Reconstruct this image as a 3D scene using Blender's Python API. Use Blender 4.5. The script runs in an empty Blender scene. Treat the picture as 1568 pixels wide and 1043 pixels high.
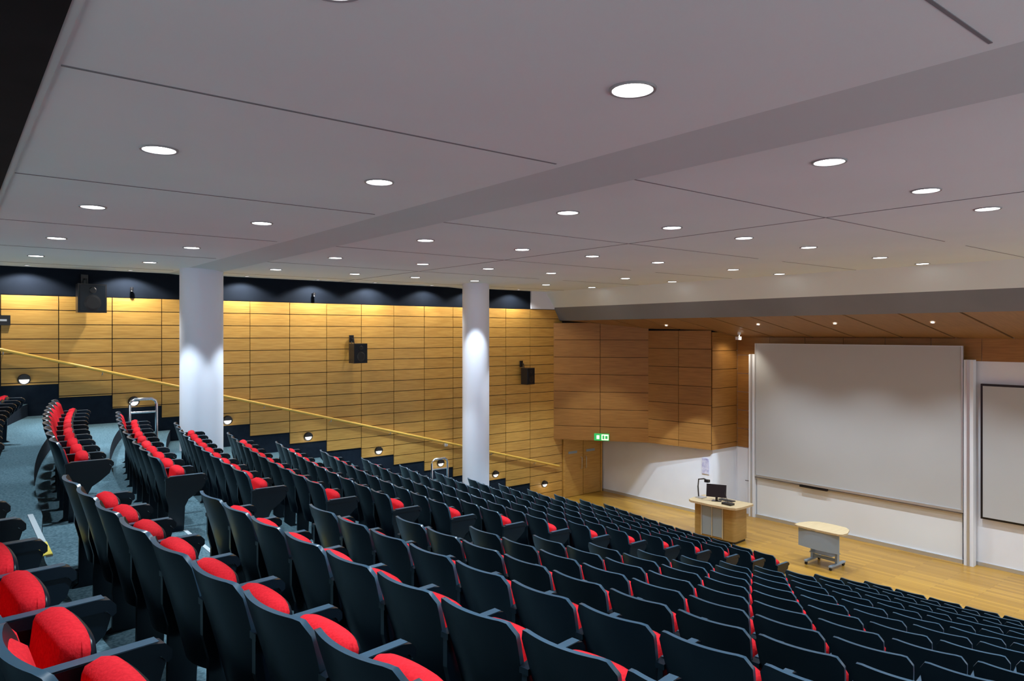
import bpy, math, random
from mathutils import Vector, Matrix
random.seed(4)
Z0=5.5
scene=bpy.context.scene
# ------------------------------------------------------------ materials
def new_mat(name,col,rough=0.6,metal=0.0,spec=0.5,emit=None,estr=0):
    m=bpy.data.materials.new(name); m.use_nodes=True
    b=m.node_tree.nodes["Principled BSDF"]
    b.inputs["Base Color"].default_value=(*col,1)
    b.inputs["Roughness"].default_value=rough
    b.inputs["Metallic"].default_value=metal
    b.inputs["Specular IOR Level"].default_value=spec
    if emit:
        b.inputs["Emission Color"].default_value=(*emit,1)
        b.inputs["Emission Strength"].default_value=estr
    return m
def noise_mat(name,c1,c2,scale=(1,1,1),nscale=5,rough=0.6,detail=4,island=0.0,spec=0.5,bump=0.0):
    m=new_mat(name,c1,rough,spec=spec); nt=m.node_tree; N=nt.nodes; L=nt.links
    b=N["Principled BSDF"]
    tc=N.new("ShaderNodeTexCoord"); mp=N.new("ShaderNodeMapping"); mp.inputs["Scale"].default_value=scale
    L.new(tc.outputs["Object"],mp.inputs["Vector"])
    nz=N.new("ShaderNodeTexNoise"); nz.inputs["Scale"].default_value=nscale; nz.inputs["Detail"].default_value=detail
    L.new(mp.outputs[0],nz.inputs["Vector"])
    if island>0:
        gi=N.new("ShaderNodeNewGeometry")
        ad=N.new("ShaderNodeVectorMath"); ad.operation='ADD'
        sc=N.new("ShaderNodeMath"); sc.operation='MULTIPLY'; sc.inputs[1].default_value=37.0
        L.new(gi.outputs["Random Per Island"],sc.inputs[0])
        L.new(mp.outputs[0],ad.inputs[0]); L.new(sc.outputs[0],ad.inputs[1]); L.new(ad.outputs[0],nz.inputs["Vector"])
    cr=N.new("ShaderNodeValToRGB")
    cr.color_ramp.elements[0].position=0.3; cr.color_ramp.elements[0].color=(*c1,1)
    cr.color_ramp.elements[1].position=0.7; cr.color_ramp.elements[1].color=(*c2,1)
    L.new(nz.outputs["Fac"],cr.inputs[0])
    out=cr.outputs[0]
    if island>0:
        mr=N.new("ShaderNodeMapRange"); mr.inputs["To Min"].default_value=1-island; mr.inputs["To Max"].default_value=1+island
        L.new(gi.outputs["Random Per Island"],mr.inputs[0])
        hs=N.new("ShaderNodeHueSaturation"); L.new(out,hs.inputs["Color"]); L.new(mr.outputs[0],hs.inputs["Value"]); out=hs.outputs[0]
    L.new(out,b.inputs["Base Color"])
    if bump>0:
        bp=N.new("ShaderNodeBump"); bp.inputs["Strength"].default_value=bump; bp.inputs["Distance"].default_value=0.01
        L.new(nz.outputs["Fac"],bp.inputs["Height"]); L.new(bp.outputs[0],b.inputs["Normal"])
    return m
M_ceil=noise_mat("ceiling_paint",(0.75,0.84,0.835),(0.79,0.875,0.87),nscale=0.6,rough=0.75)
M_ceil2=noise_mat("ceiling_paint_shaded",(0.58,0.655,0.65),(0.61,0.685,0.68),nscale=0.6,rough=0.75)  # ceiling paint darkened, so the sloped band carries its shade in the colour
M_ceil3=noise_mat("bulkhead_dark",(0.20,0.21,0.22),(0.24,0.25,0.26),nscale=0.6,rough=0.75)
M_seam=new_mat("seam_shadow_gap",(0.20,0.20,0.21),0.9)
M_black=noise_mat("black_paint",(0.004,0.004,0.005),(0.008,0.008,0.01),nscale=3,rough=0.85,spec=0.2)
M_band=noise_mat("black_fabric_band",(0.004,0.007,0.014),(0.006,0.010,0.018),nscale=3,rough=0.9,spec=0.15)
M_navy=noise_mat("dark_navy_carpet_wall",(0.006,0.013,0.026),(0.010,0.020,0.036),nscale=8,rough=0.9,spec=0.2)
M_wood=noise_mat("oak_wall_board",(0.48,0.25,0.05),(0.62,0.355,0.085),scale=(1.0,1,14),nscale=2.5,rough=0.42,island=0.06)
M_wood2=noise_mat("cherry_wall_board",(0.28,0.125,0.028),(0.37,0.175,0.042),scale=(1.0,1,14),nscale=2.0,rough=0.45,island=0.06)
M_soffit=noise_mat("soffit_wood",(0.26,0.145,0.06),(0.34,0.19,0.08),scale=(1,14,1),nscale=2.0,rough=0.5,island=0.06)
M_white=noise_mat("white_plaster",(0.78,0.82,0.90),(0.84,0.88,0.95),nscale=1.2,rough=0.6)
M_col=noise_mat("column_paint",(0.74,0.77,0.88),(0.78,0.81,0.91),nscale=1.0,rough=0.55)
M_screen=noise_mat("projection_fabric",(0.49,0.515,0.535),(0.52,0.545,0.565),nscale=0.5,rough=0.5)
M_board=noise_mat("whiteboard",(0.74,0.78,0.82),(0.78,0.82,0.86),nscale=0.5,rough=0.35)
M_alu=new_mat("aluminium",(0.62,0.64,0.67),0.35,0.7)
M_chrome=new_mat("chrome",(0.8,0.83,0.87),0.15,1.0)
M_brass=new_mat("handrail_wood",(0.80,0.50,0.10),0.3)
M_carpet=noise_mat("teal_grey_carpet",(0.036,0.080,0.102),(0.115,0.190,0.230),nscale=45,rough=0.95,detail=6,spec=0.1)
M_shell=noise_mat("navy_plastic",(0.0018,0.0062,0.0130),(0.0026,0.0085,0.017),nscale=4,rough=0.34,spec=0.26)
M_rim=new_mat("navy_highlight",(0.03,0.075,0.120),0.3,spec=0.6)  # overhead highlight on chair edges, painted as a lighter navy
M_arm=new_mat("black_armrest",(0.003,0.008,0.015),0.28,spec=0.4)
M_red=noise_mat("red_upholstery",(0.58,0.013,0.022),(0.74,0.022,0.034),nscale=90,rough=0.85,spec=0.12,bump=0.2)
M_yel=new_mat("yellow_nosing",(0.75,0.6,0.08),0.6)
M_nose=new_mat("aluminium_nosing",(0.40,0.47,0.51),0.5)
M_disc=new_mat("downlight_lens",(1,1,1),0.5,emit=(1,0.99,0.97),estr=12)
M_trim=new_mat("downlight_trim",(0.30,0.30,0.31),0.4)
M_lamp=new_mat("bulkhead_lamp_lens",(1,1,1),0.5,emit=(1,0.97,0.9),estr=1.6)
M_ltwood=noise_mat("light_beech",(0.50,0.38,0.22),(0.58,0.45,0.27),scale=(1,12,1),nscale=2,rough=0.4)
M_midwood=noise_mat("desk_oak",(0.33,0.20,0.06),(0.41,0.255,0.085),scale=(1,1,8),nscale=3,rough=0.45)
M_bluegrey=new_mat("blue_grey_laminate",(0.30,0.37,0.45),0.4)
M_mon=new_mat("monitor_black",(0.01,0.01,0.012),0.3)
M_green=new_mat("exit_green",(0.02,0.35,0.08),0.5,emit=(0.05,0.8,0.2),estr=0.4)
M_signw=new_mat("exit_white",(0.9,0.9,0.7),0.5,emit=(0.9,1.0,0.6),estr=1.2)
M_paper=noise_mat("poster_paper",(0.75,0.75,0.85),(0.35,0.35,0.6),nscale=9,rough=0.7)
def plank_mat():
    m=new_mat("stage_oak_planks",(0.6,0.4,0.13),0.3,spec=0.35); nt=m.node_tree;N=nt.nodes;L=nt.links;b=N["Principled BSDF"]
    tc=N.new("ShaderNodeTexCoord"); mp=N.new("ShaderNodeMapping"); mp.inputs["Rotation"].default_value=(0,0,math.pi/2)
    L.new(tc.outputs["Object"],mp.inputs[0])
    br=N.new("ShaderNodeTexBrick"); br.inputs["Scale"].default_value=1.0
    br.inputs["Brick Width"].default_value=1.6; br.inputs["Row Height"].default_value=0.11; br.inputs["Mortar Size"].default_value=0.003
    br.inputs["Color1"].default_value=(0.47,0.255,0.036,1); br.inputs["Color2"].default_value=(0.34,0.175,0.024,1); br.inputs["Mortar"].default_value=(0.18,0.09,0.02,1)
    L.new(mp.outputs[0],br.inputs["Vector"]); L.new(br.outputs["Color"],b.inputs["Base Color"])
    return m
M_stage=plank_mat()

# ------------------------------------------------------------ mesh builder
class MB:
    def __init__(s): s.v=[];s.f=[];s.m=[];s.sm=[]
    def add(s,vs,fs,m=0,smooth=False,M=None):
        o=len(s.v)
        for p in vs:
            p=Vector(p)
            s.v.append(M@p if M else p)
        for f in fs: s.f.append([i+o for i in f]); s.m.append(m); s.sm.append(smooth)
    def box(s,x0,x1,y0,y1,z0,z1,m=0,M=None):
        vs=[(x0,y0,z0),(x1,y0,z0),(x1,y1,z0),(x0,y1,z0),(x0,y0,z1),(x1,y0,z1),(x1,y1,z1),(x0,y1,z1)]
        s.add(vs,[(0,3,2,1),(4,5,6,7),(0,1,5,4),(1,2,6,5),(2,3,7,6),(3,0,4,7)],m,False,M)
    def prism(s,poly,a,b,axis='z',m=0,M=None,smooth=False):
        n=len(poly)
        def P(p,t):
            return {'z':(p[0],p[1],t),'y':(p[0],t,p[1]),'x':(t,p[0],p[1])}[axis]
        vs=[P(p,a) for p in poly]+[P(p,b) for p in poly]
        s.add(vs,[tuple(range(n))[::-1],tuple(range(n,2*n))],m,False,M)
        s.add(vs,[(i,(i+1)%n,(i+1)%n+n,i+n) for i in range(n)],m,smooth,M)
    def tube(s,pts,r,m=0,n=10,M=None):
        pts=[Vector(p) for p in pts]; vs=[];fs=[]
        for i,p in enumerate(pts):
            d=(pts[min(i+1,len(pts)-1)]-pts[max(i-1,0)]).normalized()
            up=Vector((0,0,1)) if abs(d.z)<0.95 else Vector((1,0,0))
            a=d.cross(up).normalized(); b=a.cross(d)
            for k in range(n):
                t=2*math.pi*k/n; vs.append(p+a*math.cos(t)*r+b*math.sin(t)*r)
        for i in range(len(pts)-1):
            for k in range(n):
                fs.append((i*n+k,i*n+(k+1)%n,(i+1)*n+(k+1)%n,(i+1)*n+k))
        s.add(vs,fs,m,True,M)
        s.add(vs,[tuple(range(n)),tuple(range((len(pts)-1)*n,len(pts)*n))],m,False,M)
    def cyl(s,c,r,z0,z1,m=0,n=32,r2=None,M=None):
        r2=r if r2 is None else r2
        vs=[(c[0]+r*math.cos(2*math.pi*k/n),c[1]+r*math.sin(2*math.pi*k/n),z0) for k in range(n)]
        vs+=[(c[0]+r2*math.cos(2*math.pi*k/n),c[1]+r2*math.sin(2*math.pi*k/n),z1) for k in range(n)]
        s.add(vs,[(k,(k+1)%n,(k+1)%n+n,k+n) for k in range(n)],m,True,M)
        s.add(vs,[tuple(range(n))[::-1],tuple(range(n,2*n))],m,False,M)
    def slab(s,F,B,nu,nv,m=0,me=None):
        W=nu+1;O=W*(nv+1)
        vs=[G(-1+2*i/nu,j/nv) for G in (F,B) for j in range(nv+1) for i in range(nu+1)]
        f1=[];f3=[]
        for j in range(nv):
            for i in range(nu):
                a=j*W+i; f1.append((a,a+1,a+1+W,a+W)); f1.append((a+O,a+W+O,a+1+W+O,a+1+O))
        for i in range(nu):
            f3.append((i,i+O,i+1+O,i+1)); a=nv*W+i; f3.append((a,a+1,a+1+O,a+O))
        for j in range(nv):
            a=j*W; f3.append((a,a+W,a+W+O,a+O)); a=j*W+nu; f3.append((a,a+O,a+W+O,a+W))
        if me is None: s.add(vs,f1+f3,m,True)
        else: s.add(vs,f1,m,True); s.add(vs,f3,me,True)
    def mesh(s,name,mats):
        me=bpy.data.meshes.new(name); me.from_pydata([tuple(v) for v in s.v],[],s.f); 
        for m in mats: me.materials.append(m)
        for p,mi,sm in zip(me.polygons,s.m,s.sm): p.material_index=mi; p.use_smooth=sm
        me.update(); 
        import bmesh
        bm=bmesh.new(); bm.from_mesh(me); bmesh.ops.recalc_face_normals(bm,faces=bm.faces[:]); bm.to_mesh(me); bm.free()
        return me
    def build(s,name,mats,loc=(0,0,0),rot=(0,0,0),bevel=0):
        me=s.mesh(name,mats); o=bpy.data.objects.new(name,me); scene.collection.objects.link(o)
        o.location=loc; o.rotation_euler=rot
        if bevel:
            b=o.modifiers.new("bevel","BEVEL"); b.width=bevel; b.segments=2; b.limit_method='ANGLE'; b.angle_limit=math.radians(40)
        return o

# ------------------------------------------------------------ layout constants (z relative to stage floor = 0)
YW=17.6      # left wall
YR=-2.6      # right extent
XF=19.2      # front wall
ZC=Z0+1.37   # ceiling
YC=7.4; BC=0.0145
PITCH=0.9; RISE=3.55/14
ROFF={1:-0.05,0:-0.12,-1:-0.15,-2:-0.18,-3:-0.2,-4:-0.2}
def rowx(k,y):
    f=min(1,max(0,(8.0-y)/1.6))
    return 0.8+PITCH*k+BC*(y-YC)**2+ROFF.get(k,0)*f+0.03*(1-f)
def rowz(k): return Z0-1.95-RISE*k

# ------------------------------------------------------------ terraces
b=MB(); ys=[YR+(YW-YR)*i/50 for i in range(51)]
for k in range(-4,15):
    z=max(rowz(k),0.0)
    off=-0.12
    for i in range(50):
        y0,y1=ys[i],ys[i+1]
        xa0,xa1=rowx(k,y0)+off,rowx(k,y1)+off
        xb0,xb1=rowx(k+1,y0)+off,rowx(k+1,y1)+off
        if k<14:
            zn=max(rowz(k+1),0)
            b.add([(xa0,y0,z),(xb0,y0,z),(xb1,y1,z),(xa1,y1,z)],[(0,1,2,3)],0)
            b.add([(xb0,y0,z),(xb0,y0,zn),(xb1,y1,zn),(xb1,y1,z)],[(0,1,2,3)],1)
b.build("floor_terrace",[M_carpet,M_navy])
b=MB(); b.box(12.9,XF,YR,YW,-0.1,0.0,0); b.build("floor",[M_stage])
b=MB()
for k in range(-2,14):
    y0,y1=6.42,8.02; x=rowx(k+1,7.2)-0.12; z=rowz(k+1); zt=z+RISE/2
    b.box(x-0.02,x+0.42,y0,y1,max(z,0)-0.0,zt,0)
    b.box(x+0.385,x+0.424,y0,y1,zt,zt+0.006,1)
    b.box(x-0.04,x+0.004,y0,y1,rowz(k),rowz(k)+0.006,1)
    b.box(x-0.075,x+0.006,y0+0.02,y0+0.45,rowz(k)+0.006,rowz(k)+0.010,2)
    b.box(x+0.34,x+0.426,y0+0.02,y0+0.45,zt+0.006,zt+0.010,2)
b.build("aisle_steps",[M_carpet,M_nose,M_yel])

# ------------------------------------------------------------ left wall
b=MB(); b.box(-4.0,18.1,YW,YW+0.2,0.0-0.1,ZC+0.4,0); b.build("wall_left",[M_navy])
b=MB(); b.box(-4.0,14.75,YW-0.01,YW-0.001,Z0+0.80,ZC,0); b.build("trim_black_band",[M_band])
def boards(b,p,q,cols,ztop,zbots,h,m=0,gap=0.012,th=0.03,mb=None):
    p=Vector(p);q=Vector(q);d=(q-p); L=d.length; d.normalize()
    nrm=Vector((d.y,-d.x))
    w=L/cols
    for c in range(cols):
        zb=zbots[c] if isinstance(zbots,list) else zbots
        z=ztop
        while z>zb+0.02:
            z2=max(z-h,zb)
            a=p+d*(c*w+gap/2); e=p+d*((c+1)*w-gap/2)
            a2=a+nrm*th; e2=e+nrm*th
            zz0,zz1=z2+gap/2,z-gap/2
            vs=[(a.x,a.y,zz0),(e.x,e.y,zz0),(e2.x,e2.y,zz0),(a2.x,a2.y,zz0),(a.x,a.y,zz1),(e.x,e.y,zz1),(e2.x,e2.y,zz1),(a2.x,a2.y,zz1)]
            b.add(vs,[(0,3,2,1),(4,5,6,7),(0,1,5,4),(1,2,6,5),(2,3,7,6),(3,0,4,7)],m)
            z=z2
b=MB()
PW=0.99; c0=-3; c1=13
x0=0.86+c0*PW
zb=[Z0-1.06-0.289*k for k in range(c0,c1+1)]
zb=[max(z,0.45) for z in zb]
boards(b,(x0,YW),(x0+PW*(c1-c0+1),YW),c1-c0+1,Z0+0.79,zb,0.30,gap=0.016)
xe=x0+PW*(c1-c0+1)
boards(b,(xe,YW),(16.12,YW),1,Z0+0.79,0.0,0.30,gap=0.016)
b.build("wall_panelling_oak",[M_wood])
# handrail
b=MB()
pa=(0.2,YW-0.12,Z0-0.14); pb=(15.9,YW-0.12,Z0-4.39)
b.tube([pa,pb],0.034,0)
for i in range(9):
    t=(i+0.4)/9; x=pa[0]+(pb[0]-pa[0])*t; z=pa[2]+(pb[2]-pa[2])*t
    b.tube([(x,YW-0.032,z-0.09),(x,YW-0.12,z-0.07),(x,YW-0.12,z)],0.011,1,8)
b.build("wall_handrail",[M_brass,M_alu])
# bulkhead step lamps
for i in range(8):
    X=1.25+2.01*i; z=Z0-0.92-0.283*(X-1.2)
    b=MB(); n=28
    My=Matrix.Translation((X,YW-0.032,z))@Matrix.Rotation(math.radians(90),4,'X')
    b.cyl((0,0),0.115,0,0.035,0,n,0.11,My)
    b.cyl((0,0),0.088,0.035,0.06,1,n,0.07,My)
    poly=[(0.1*math.cos(a),0.1*math.sin(a)) for a in [math.pi*j/14 for j in range(15)]]
    b.prism(poly,0.03,0.085,'z',0,My)
    b.build("wall_step_lamp",[M_mon,M_lamp])
    l=bpy.data.lights.new("step_lamp_light","POINT"); l.energy=0.8; l.color=(1,0.93,0.8); l.shadow_soft_size=0.05
    o=bpy.data.objects.new("step_lamp_light",l); scene.collection.objects.link(o); o.location=(X,YW-0.2,z-0.08)
b=MB(); b.box(-0.05,0.05,-0.02,0,-0.05,0.05,0); b.box(-0.012,0.012,-0.026,-0.02,-0.02,0.02,1); b.build("wall_switch",[M_white,M_alu],(11.5,YW-0.031,Z0-3.26))

# ------------------------------------------------------------ ceiling
b=MB()
def cstrip(x0,z0,x1,z1,m,t=0.06):
    b.add([(x0,YR,z0),(x1,YR,z1),(x1,YW,z1),(x0,YW,z0),(x0,YR,z0+t),(x1,YR,z1+t),(x1,YW,z1+t),(x0,YW,z0+t)],
      [(0,3,2,1),(4,5,6,7),(0,1,5,4),(1,2,6,5),(2,3,7,6),(3,0,4,7)],m)
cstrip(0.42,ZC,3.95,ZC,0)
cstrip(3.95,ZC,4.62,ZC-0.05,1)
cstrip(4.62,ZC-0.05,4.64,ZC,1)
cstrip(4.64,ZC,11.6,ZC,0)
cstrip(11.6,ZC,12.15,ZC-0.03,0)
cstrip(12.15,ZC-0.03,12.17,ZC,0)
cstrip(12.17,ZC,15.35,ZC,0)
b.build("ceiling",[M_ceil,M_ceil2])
b=MB()
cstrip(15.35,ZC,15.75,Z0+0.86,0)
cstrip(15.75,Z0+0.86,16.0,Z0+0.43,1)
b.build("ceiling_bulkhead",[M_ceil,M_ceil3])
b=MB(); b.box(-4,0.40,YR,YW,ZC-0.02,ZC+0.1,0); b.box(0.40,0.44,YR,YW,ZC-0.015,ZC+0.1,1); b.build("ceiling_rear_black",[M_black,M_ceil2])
b=MB()
for y in (1.22,4.27,7.37,10.45,13.5,16.6):
    b.box(0.46,3.85,y-0.009,y+0.009,ZC-0.004,ZC+0.01,0)
    b.box(4.66,11.6,y-0.007,y+0.007,ZC-0.004,ZC+0.01,0)
    b.box(12.2,15.3,y-0.007,y+0.007,ZC-0.004,ZC+0.01,0)
b.box(8.12,8.135,YR,YW,ZC-0.004,ZC+0.01,0)
b.build("ceiling_seam_trim",[M_seam])
b=MB(); b.box(14.75,15.75,YW-0.06,YW,Z0+0.80,ZC,0); b.build("trim_bulkhead_end",[M_col])
# wooden soffit
b=MB(); y=YW; xs0,zs0,xs1,zs1=16.0,Z0+0.43,XF,Z0-0.12
while y>YR:
    y2=max(y-1.2,YR)
    for (xa,xb) in ((0.0,0.5),(0.5,1.0)):
        X0=xs0+(xs1-xs0)*xa+0.008; X1=xs0+(xs1-xs0)*xb-0.008; ZA=zs0+(zs1-zs0)*xa; ZB=zs0+(zs1-zs0)*xb
        g=0.030
        b.add([(X0,y2+g,ZA),(X1,y2+g,ZB),(X1,y-g,ZB),(X0,y-g,ZA),(X0,y2+g,ZA+.03),(X1,y2+g,ZB+.03),(X1,y-g,ZB+.03),(X0,y-g,ZA+.03)],
          [(0,3,2,1),(4,5,6,7),(0,1,5,4),(1,2,6,5),(2,3,7,6),(3,0,4,7)],0)
    y=y2
b.add([(xs0,YR,zs0+.035),(xs1,YR,zs1+.035),(xs1,YW,zs1+.035),(xs0,YW,zs0+.035)],[(0,1,2,3)],1)
b.build("ceiling_stage_soffit",[M_soffit,M_black])

# downlights
b=MB(); n=36
def annulus(b,r0,r1,z0,z1,m):
    vs=[];
    for k in range(n):
        a=2*math.pi*k/n; vs.append((r0*math.cos(a),r0*math.sin(a),z0))
    for k in range(n):
        a=2*math.pi*k/n; vs.append((r1*math.cos(a),r1*math.sin(a),z1))
    b.add(vs,[(k,(k+1)%n,(k+1)%n+n,k+n) for k in range(n)],m,True)
annulus(b,0.135,0.13,0.0,-0.012,0); annulus(b,0.13,0.115,-0.012,-0.010,0); annulus(b,0.115,0.113,-0.010,-0.002,0)
b.add([(0.114*math.cos(2*math.pi*k/n),0.114*math.sin(2*math.pi*k/n),-0.004) for k in range(n)],[tuple(range(n))],1)
me_dl=b.mesh("ceiling_downlight",[M_trim,M_disc])
XG=[1.24,3.06,5.5,7.33,8.93,10.7,13.15,14.95]
YG=[-0.2,2.86,5.90,8.95,12.03,15.0]
def spot(name,loc,energy,size,blend=0.6,col=(1,0.96,0.9),rot=(0,0,0),soft=0.08):
    l=bpy.data.lights.new(name,"SPOT"); l.energy=energy; l.spot_size=math.radians(size); l.spot_blend=blend; l.color=col; l.shadow_soft_size=soft
    o=bpy.data.objects.new(name,l); scene.collection.objects.link(o); o.location=loc; o.rotation_euler=rot; return o
for X0_ in XG:
    for Y in YG:
        X=X0_; row15=Y>14
        if X<4 and 2<Y<4: Y-=0.16; X-=0.05
        elif X<4 and 2<Y<9: Y-=0.13
        if X<2 and 2<Y<4: Y-=0.08
        o=bpy.data.objects.new("ceiling_downlight",me_dl); scene.collection.objects.link(o); o.location=(X,Y,ZC)
        cool=(0.78,0.91,1.0)
        spot("downlight_beam",(X,Y,ZC-0.03),560 if row15 else 350,74 if row15 else 80,0.28,cool)
for X in (1.27,3.12,5.6,7.37,8.97,10.75,12.3,13.9):
    o=bpy.data.objects.new("wall_washer_downlight",me_dl); scene.collection.objects.link(o); o.location=(X,17.15,ZC); o.scale=(0.4,0.4,1)
    spot("wall_washer_beam",(X,17.15,ZC-0.03),155 if X<10 else 95,136,0.35,(1,0.97,0.90),(math.radians(10),0,0),0.04)
for Y in (13.9,10.8,8.7,6.5,4.2,2.0):
    X=17.0; Z=zs0+(zs1-zs0)*(X-xs0)/(xs1-xs0)
    o=bpy.data.objects.new("soffit_spotlight",me_dl); scene.collection.objects.link(o); o.location=(X,Y,Z-0.012); o.scale=(0.35,0.35,1); o.rotation_euler=(0,math.atan2(0.55,3.2),0)
    if Y<13: spot("return_face_fill_beam",(X,Y,Z-0.06),400,105,0.9,(0.84,0.93,1.0))
spot("return_face_fill_beam",(18.35,12.2,Z0-0.05),60,120,0.6,(1,0.9,0.72),(math.radians(15),0,0))  # added spot without a fixture, brightens the cherry return face
def aim(src,dst):
    return (Vector(dst)-Vector(src)).to_track_quat('-Z','Y').to_euler()
src=(15.1,10.4,ZC-0.06)
spot("recess_wall_fill_beam",src,1500,20,0.25,(0.74,0.87,1.0),aim(src,(18.0,14.4,0.45)),0.05)  # added aimed spot with no fixture, makes the bright patch on the recess wall
# ------------------------------------------------------------ columns
for (X,Y,R) in ((4.27,16.0,0.43),(11.45,16.0,0.37)):
    b=MB(); b.cyl((0,0),R,0,ZC,0,64); 
    b.build("column",[M_col],(X,Y,0))

# ------------------------------------------------------------ front volume and walls
P1=(15.76,YW);P2=(17.6,15.1);P3=(17.93,12.95);P4=(XF,12.95)
ZB=Z0-3.49
b=MB()
b.prism([P1,P2,P3,P4,(XF,YW)][::-1],ZB,Z0+0.36,'z',0)
b.build("wall_front_volume",[M_black])
b=MB()
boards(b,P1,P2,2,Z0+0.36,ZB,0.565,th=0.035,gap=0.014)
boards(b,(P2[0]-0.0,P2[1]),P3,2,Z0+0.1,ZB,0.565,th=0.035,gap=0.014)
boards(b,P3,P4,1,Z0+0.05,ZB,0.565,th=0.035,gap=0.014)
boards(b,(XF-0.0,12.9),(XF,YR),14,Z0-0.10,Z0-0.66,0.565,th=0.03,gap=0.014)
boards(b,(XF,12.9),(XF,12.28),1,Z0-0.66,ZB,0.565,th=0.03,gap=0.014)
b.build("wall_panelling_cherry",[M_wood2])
b=MB()
b.box(18.02,18.3,12.98,YW,0,ZB,0); b.box(18.3,XF,12.98,13.2,0,ZB,0)
b.build("wall_front_recess",[M_white])
b=MB(); b.box(XF,XF+0.2,YR,13.2,-0.1,Z0+0.0,0); b.build("wall_front",[M_white])
b=MB(); b.box(18.0,18.02,13.0,YW,0,0.09,0); b.box(XF-0.02,XF,YR,12.9,0,0.09,0); b.build("baseboard_front",[M_alu])
b=MB()
y1=YW-0.002
for i in range(2):
    xa=16.22+0.84*i
    b.box(xa+0.01,xa+0.83,YW-0.06,YW-0.01,0.01,1.93,0)
    hx=xa+(0.73 if i==0 else 0.1)
    b.tube([(hx,YW-0.06,0.9),(hx,YW-0.12,0.92),(hx,YW-0.12,1.28),(hx,YW-0.06,1.3)],0.012,2,8)
    b.box(xa+0.15,xa+0.55,YW-0.07,YW-0.06,1.45,1.53,3)
b.box(16.14,16.22,YW-0.08,y1,0,1.99,0); b.box(17.9,17.97,YW-0.08,y1,0,1.99,0); b.box(16.22,17.9,YW-0.08,y1,1.93,1.99,0)
b.build("door_1",[M_wood,M_mon,M_alu,M_bluegrey])
b=MB(); b.box(XF-0.04,XF-0.005,12.38,12.9,0.0,2.0,0); b.tube([(XF-0.04,12.46,1.02),(XF-0.09,12.46,1.02),(XF-0.09,12.58,1.02)],0.01,1,8)
b.build("door_2",[M_white,M_mon])
d=Vector((P2[0]-P1[0],P2[1]-P1[1])).normalized(); ang=math.atan2(d.y,d.x)
b=MB(); b.box(-0.24,0.24,-0.03,0.03,-0.11,0.11,0); b.box(-0.225,-0.02,-0.036,-0.03,-0.09,0.09,1); b.box(0.0,0.225,-0.036,-0.03,-0.09,0.09,2)
b.box(0.03,0.09,-0.04,-0.036,-0.06,0.06,1); b.box(0.12,0.2,-0.04,-0.036,-0.05,0.05,1); b.box(-0.16,-0.07,-0.04,-0.036,-0.06,0.06,2)
b.build("exit_sign",[M_green,M_green,M_signw],(16.66,16.27,Z0-3.36),(0,0,ang))
b=MB(); b.box(17.998,18.018,13.1,13.35,1.25,1.72,0); b.build("notice_poster",[M_paper])
b=MB(); b.cyl((0,0),0.05,-0.03,0.06,0,16); b.tube([(0,0,-0.03),(-0.02,0,-0.10)],0.02,0,8); b.box(-0.12,0.03,-0.05,0.05,-0.18,-0.09,0)
b.build("stage_camera",[M_white,M_mon],(18.3,12.25,Z0+0.0))

# ------------------------------------------------------------ screens
b=MB()
b.box(18.93,18.97,6.6,12.1,Z0-4.2,Z0-0.31,0)
for (y0,y1,z0,z1) in ((6.57,12.13,Z0-4.26,Z0-4.2),(6.57,12.13,Z0-0.31,Z0-0.29),(6.57,6.60,Z0-4.2,Z0-0.31),(12.1,12.13,Z0-4.2,Z0-0.31)):
    b.box(18.91,18.98,y0,y1,z0,z1,1)
b.build("projection_screen",[M_screen,M_alu])
b=MB()
b.box(19.02,19.06,6.62,12.12,0.09,Z0-4.27,0)
b.box(18.98,19.07,6.6,12.14,0.0,0.10,1)
b.box(18.97,19.03,6.6,12.14,Z0-4.34,Z0-4.30,1)
b.box(18.90,18.98,9.9,10.7,Z0-4.33,Z0-4.28,2)
b.build("whiteboard_lower",[M_board,M_alu,M_mon])
b=MB()
for y in (12.25,6.46):
    b.box(18.94,19.12,y-0.10,y+0.10,0.0,Z0-0.62,0)
    b.box(18.92,18.94,y-0.03,y+0.03,0.0,Z0-0.62,1)
b.build("screen_support_posts",[M_white,M_alu])
b=MB()
b.box(19.10,19.198,0.7,6.26,Z0-4.36,Z0-1.18,1); b.box(19.085,19.10,0.75,6.21,Z0-4.31,Z0-1.23,0)
b.build("wall_mounted_screen",[M_screen,M_mon])

# ------------------------------------------------------------ speakers
def speaker(x,z,w,h,dep):
    b=MB()
    b.prism([(-w/2,0),(w/2,0),(w*0.36,dep),(-w*0.36,dep)],-h/2,h/2,'z',0)
    b.box(-w*0.44,w*0.44,-0.012,0,-h*0.46,h*0.46,1)
    M=Matrix.Translation((0,-0.012,-h*0.16))@Matrix.Rotation(math.radians(90),4,'X')
    b.cyl((0,0),w*0.3,0,0.008,0,24,w*0.22,M)
    M=Matrix.Translation((0,-0.012,h*0.28))@Matrix.Rotation(math.radians(90),4,'X')
    b.cyl((0,0),w*0.13,0,0.008,0,20,w*0.1,M)
    b.tube([(0,dep-0.02,h/2-0.02),(0,dep,h/2+0.12),(0,dep+0.10,h/2+0.12)],0.018,0,8)
    b.tube([(-0.1,dep-0.05,h/2-0.02),(-0.1,dep-0.05,h/2+0.06)],0.012,0,8)
    b.box(-0.07,0.07,dep+0.08,dep+0.11,h/2+0.02,h/2+0.22,0)
    b.build("wall_speaker",[M_mon,M_arm],(x,YW-0.03-dep-0.13,z),(math.radians(0),0,math.radians(12)),0.008)
speaker(2.40,Z0+0.74,0.56,0.6,0.34); speaker(8.55,Z0-0.52,0.44,0.52,0.3); speaker(14.4,Z0-1.34,0.38,0.52,0.3)
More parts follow.
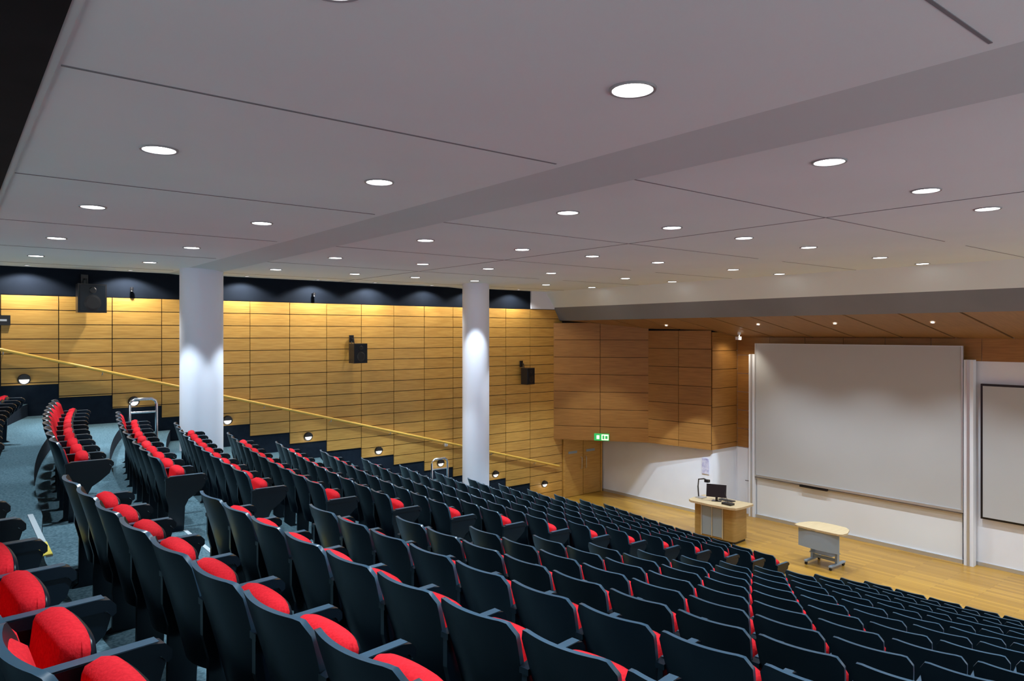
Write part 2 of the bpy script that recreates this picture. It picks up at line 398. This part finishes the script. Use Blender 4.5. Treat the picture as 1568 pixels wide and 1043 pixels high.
b=MB(); b.box(-0.2,0.2,-0.05,0.0,-0.1,0.1,0); b.box(-0.14,0.14,-0.054,-0.05,-0.02,0.02,1); b.build("emergency_sign",[M_mon,M_alu],(0.82,YW-0.032,Z0+0.27))
for X,z in ((3.2,Z0+1.0),(7.4,Z0+1.03)):
    b=MB(); b.tube([(0,-0.012,0),(0,-0.14,0.0)],0.015,0); b.cyl((0,-0.14),0.035,-0.045,0.02,0,20); b.cyl((0,-0.14),0.032,-0.07,-0.045,1,20,0.02)
    b.build("security_camera",[M_mon,M_mon],(X,YW,z))

# ------------------------------------------------------------ chairs
SP=0.55
def chair_mesh(name,both=False):
    b=MB()
    def topv(u,v,r=0.22,ry=0.10,crown=0.0):
        a=abs(u)
        drop=crown*u*u; lo=0.0
        if a>1-r:
            k=(a-(1-r))/r; q=1-math.sqrt(max(0,1-k*k)); drop+=ry*q; lo=0.05*q
        return lo+(1-drop-lo)*v
    def back(off,hw=1.0,z0=0.27,z1=0.89):
        def f(u,v):
            vv=topv(u,v); z=z0+(z1-z0)*vv; t=(z-0.27)/0.62
            w=(0.200+0.060*min(1,t*1.15)**0.8)*hw if t>0 else 0.2*hw
            x=0.12-0.13*t-0.03*t*t+0.055*u*u*hw*hw+off
            return (x,u*w,z+0.0)
        return f
    b.slab(back(-0.0),back(0.026),16,12,0,3)
    def rnd(t,e):
        k=max(0,(abs(t)-(1-e))/e); return math.sqrt(max(0,1-k*k))
    def cush(u,v):
        p=back(0.0,0.92,0.33,0.85)(u,v); return (p[0]+0.024+0.035*rnd(u,0.2)*rnd(2*v-1,0.15),p[1],p[2])
    b.slab(cush,back(0.020,0.92,0.33,0.85),18,14,1)
    A=math.radians(83); L=0.385; hx,hz=0.235,0.365
    ex,ez=math.cos(A),math.sin(A); nx,nz=-ez,ex
    def seat(off,bulge,hw,Ls=1.0):
        def f(u,v):
            vv=topv(u,v,0.45,0.09,0.05); s=L*Ls*vv
            o=off+bulge*rnd(u,0.30)*rnd(2*v-1,0.22)+(0.014*(1-u*u) if bulge>0 else 0)
            return (hx+ex*s+nx*o, u*0.222*hw*(1-0.04*v), hz+ez*s+nz*o)
        return f
    b.slab(seat(0.0,0.0,0.96,0.97),seat(-0.022,-0.012,0.93,0.95),16,8,0)
    b.slab(seat(0.022,0.050,0.99,1.0),seat(-0.002,0,0.97,0.99),20,18,1)
    sides=[-1,1] if both else [-1]
    for s in sides:
        yc=s*SP/2
        poly=[(0.075,0.50),(0.075,0.648),(0.44,0.648),(0.475,0.615),(0.455,0.55),(0.38,0.485),(0.30,0.43),(0.265,0.36),(0.25,0.03),(0.30,0.0),(0.06,0.0),(0.10,0.03),(0.105,0.38)]
        b.prism(poly,yc-0.016,yc+0.016,'y',2)
        ap=[(0.07,0.646),(0.07,0.676),(0.12,0.686),(0.42,0.690),(0.468,0.680),(0.490,0.655),(0.490,0.625),(0.475,0.615),(0.455,0.640)]
        b.prism(ap,yc-0.028,yc+0.028,'y',2)
        b.box(0.12,0.45,yc-0.024,yc+0.024,0.689,0.6915,3)  # thin lighter strip paints the highlight along the armrest top
    b.box(0.19,0.23,-SP/2+0.0,SP/2-(0 if both else 0.02),0.34,0.365,2)
    return b.mesh(name,[M_shell,M_red,M_arm,M_rim])
me_c=chair_mesh("auditorium_chair"); me_e=chair_mesh("auditorium_chair_end",True)
def place_row(k,ylist):
    for i,y in enumerate(ylist):
        me=me_e if i==len(ylist)-1 else me_c
        o=bpy.data.objects.new("auditorium_chair",me); scene.collection.objects.link(o)
        a=-math.atan(2*BC*(y-YC))
        o.location=(rowx(k,y),y,max(rowz(k),0.0)); o.rotation_euler=(0,0,a)
for k in range(-1,15):
    near=[6.35-0.275-SP*i for i in range(15)][::-1]
    left=[8.15+0.275+SP*i for i in range(10)]
    if k==-1: near=[y for y in near if y>0.9]
    place_row(k,near); place_row(k,left)

# ------------------------------------------------------------ grab hoops
for X in (2.8,9.15):
    Y=14.25; k=max(kk for kk in range(-2,15) if rowx(kk,Y)-0.12<X); zf=rowz(k)
    b=MB(); w=0.22
    pts=[(-w,0,0),(-w,0,0.92),(-w+0.02,0,0.98),(-w+0.08,0,1.02),(w-0.08,0,1.02),(w-0.02,0,0.98),(w,0,0.92),(w,0,0)]
    b.tube(pts,0.024,0); b.cyl((-w,0),0.05,0,0.01,0,16); b.cyl((w,0),0.05,0,0.01,0,16); b.tube([(-w,0,0.78),(w,0,0.78)],0.018,0)
    b.build("grab_rail",[M_chrome],(X,Y,zf))

# ------------------------------------------------------------ lectern
b=MB()
def rrect(x0,x1,y0,y1,r,n=6):
    out=[]
    for cx,cy,a0 in ((x1-r,y1-r,0),(x0+r,y1-r,90),(x0+r,y0+r,180),(x1-r,y0+r,270)):
        for i in range(n+1):
            a=math.radians(a0+90*i/n); out.append((cx+r*math.cos(a),cy+r*math.sin(a)))
    return out
S=0.88
b.prism(rrect(-0.30,0.34,-0.66*S,0.66*S,0.08),0.0,0.07,'z',3)
b.prism(rrect(-0.33,0.36,-0.70*S,0.70*S,0.10),0.07,0.93,'z',1)
b.box(-0.345,-0.33,-0.30*S,0.02*S,0.12,0.88,2); b.box(-0.345,-0.33,0.06*S,0.38*S,0.12,0.88,2)
b.box(-0.36,-0.345,0.02,0.05,0.10,0.90,4); b.box(-0.36,-0.345,-0.30,-0.265,0.10,0.90,4); b.box(-0.36,-0.345,0.335,0.37,0.10,0.90,4)
top=[(-0.46,-0.62),(-0.50,0.0),(-0.46,0.70),(-0.36,0.84),(-0.1,0.88),(0.40,0.86),(0.44,0.80),(0.44,-0.80),(0.38,-0.86),(-0.2,-0.84),(-0.38,-0.78)]
b.prism([(x,y*S) for x,y in top],0.93,0.985,'z',0)
b.build("lectern_desk",[M_ltwood,M_midwood,M_bluegrey,M_mon,M_alu],(16.30,11.50,0),(0,0,math.radians(4)),0.006)
b=MB()
b.box(-0.05,0.10,-0.12,0.12,0.0,0.015,0); b.box(0.0,0.03,-0.03,0.03,0.0,0.2,0); 
Mm=Matrix.Translation((0,0,0.28))@Matrix.Rotation(math.radians(10),4,'Y')
b.box(-0.04,0.0,-0.26,0.26,-0.17,0.17,0,Mm); b.box(0.0,0.004,-0.24,0.24,-0.15,0.15,1,Mm)
b.build("desktop_monitor",[M_mon,M_bluegrey],(16.25,11.58,0.986),(0,0,math.radians(25)),0.004)
b=MB()
b.box(-0.12,0.12,-0.1,0.1,0,0.03,0); b.tube([(0,0.08,0.03),(0,0.1,0.3),(0,0.08,0.50),(0,-0.1,0.54),(0,-0.2,0.52)],0.018,1,8); b.box(-0.05,0.05,-0.26,-0.14,0.46,0.53,1)
b.build("document_camera",[M_alu,M_mon],(16.25,12.08,0.986))
b=MB(); b.box(-0.08,0.08,-0.22,0.22,0,0.02,0); b.build("keyboard",[M_mon],(16.53,11.45,0.987))
b=MB(); b.box(-0.09,0.09,-0.14,0.14,0,0.05,0); b.tube([(0,0,0.05),(-0.05,0.02,0.22),(-0.12,0.03,0.32)],0.006,1,8); b.cyl((-0.12,0.03),0.014,0.31,0.35,1,12)
b.build("gooseneck_microphone",[M_mon,M_mon],(16.15,11.15,0.986))

# ------------------------------------------------------------ mobile table
b=MB()
top=[(-0.36,-0.54),(-0.38,0.0),(-0.36,0.54),(-0.31,0.62),(-0.1,0.63),(0.20,0.52),(0.35,0.36),(0.38,0.0),(0.35,-0.36),(0.20,-0.52),(-0.1,-0.63),(-0.31,-0.62)]
b.prism([(x,y*0.95) for x,y in top],0.86,0.90,'z',0)
pf=[];pbk=[]
for i in range(13):
    y=-0.5+i/12; x=-0.30-0.06*(1-(2*y)**2); pf.append((x,y)); pbk.append((x+0.02,y))
b.prism(pf+pbk[::-1],0.42,0.84,'z',1,smooth=False)
for s in (-1,1):
    b.box(-0.05,0.05,s*0.30-0.03,s*0.30+0.03,0.10,0.86,2)
    b.box(-0.34,0.34,s*0.30-0.035,s*0.30+0.035,0.07,0.11,2)
    for x in (-0.30,0.30):
        M=Matrix.Translation((x,s*0.30,0.035))@Matrix.Rotation(math.radians(90),4,'X')
        b.cyl((0,0),0.035,-0.02,0.02,3,16,None,M)
b.box(-0.03,0.03,-0.3,0.3,0.14,0.20,2); b.box(-0.2,0.2,-0.28,0.28,0.28,0.30,1)
b.build("mobile_presentation_table",[M_ltwood,M_bluegrey,M_bluegrey,M_mon],(16.36,8.62,0),(0,0,math.radians(0)),0.004)

# ------------------------------------------------------------ world + camera
w=bpy.data.worlds.new("World"); scene.world=w; w.use_nodes=True
bg=w.node_tree.nodes["Background"]; bg.inputs[0].default_value=(0.82,0.90,0.96,1); bg.inputs[1].default_value=1.15
cam=bpy.data.cameras.new("Camera"); co=bpy.data.objects.new("Camera",cam); scene.collection.objects.link(co)
cam.sensor_width=36; cam.lens=1090/1568*36; cam.shift_y=-10.5/1568; cam.clip_start=0.05
co.location=(0,0,Z0); co.rotation_euler=(math.radians(90),0,math.radians(51.5-90))
scene.camera=co
scene.view_settings.view_transform='Standard'
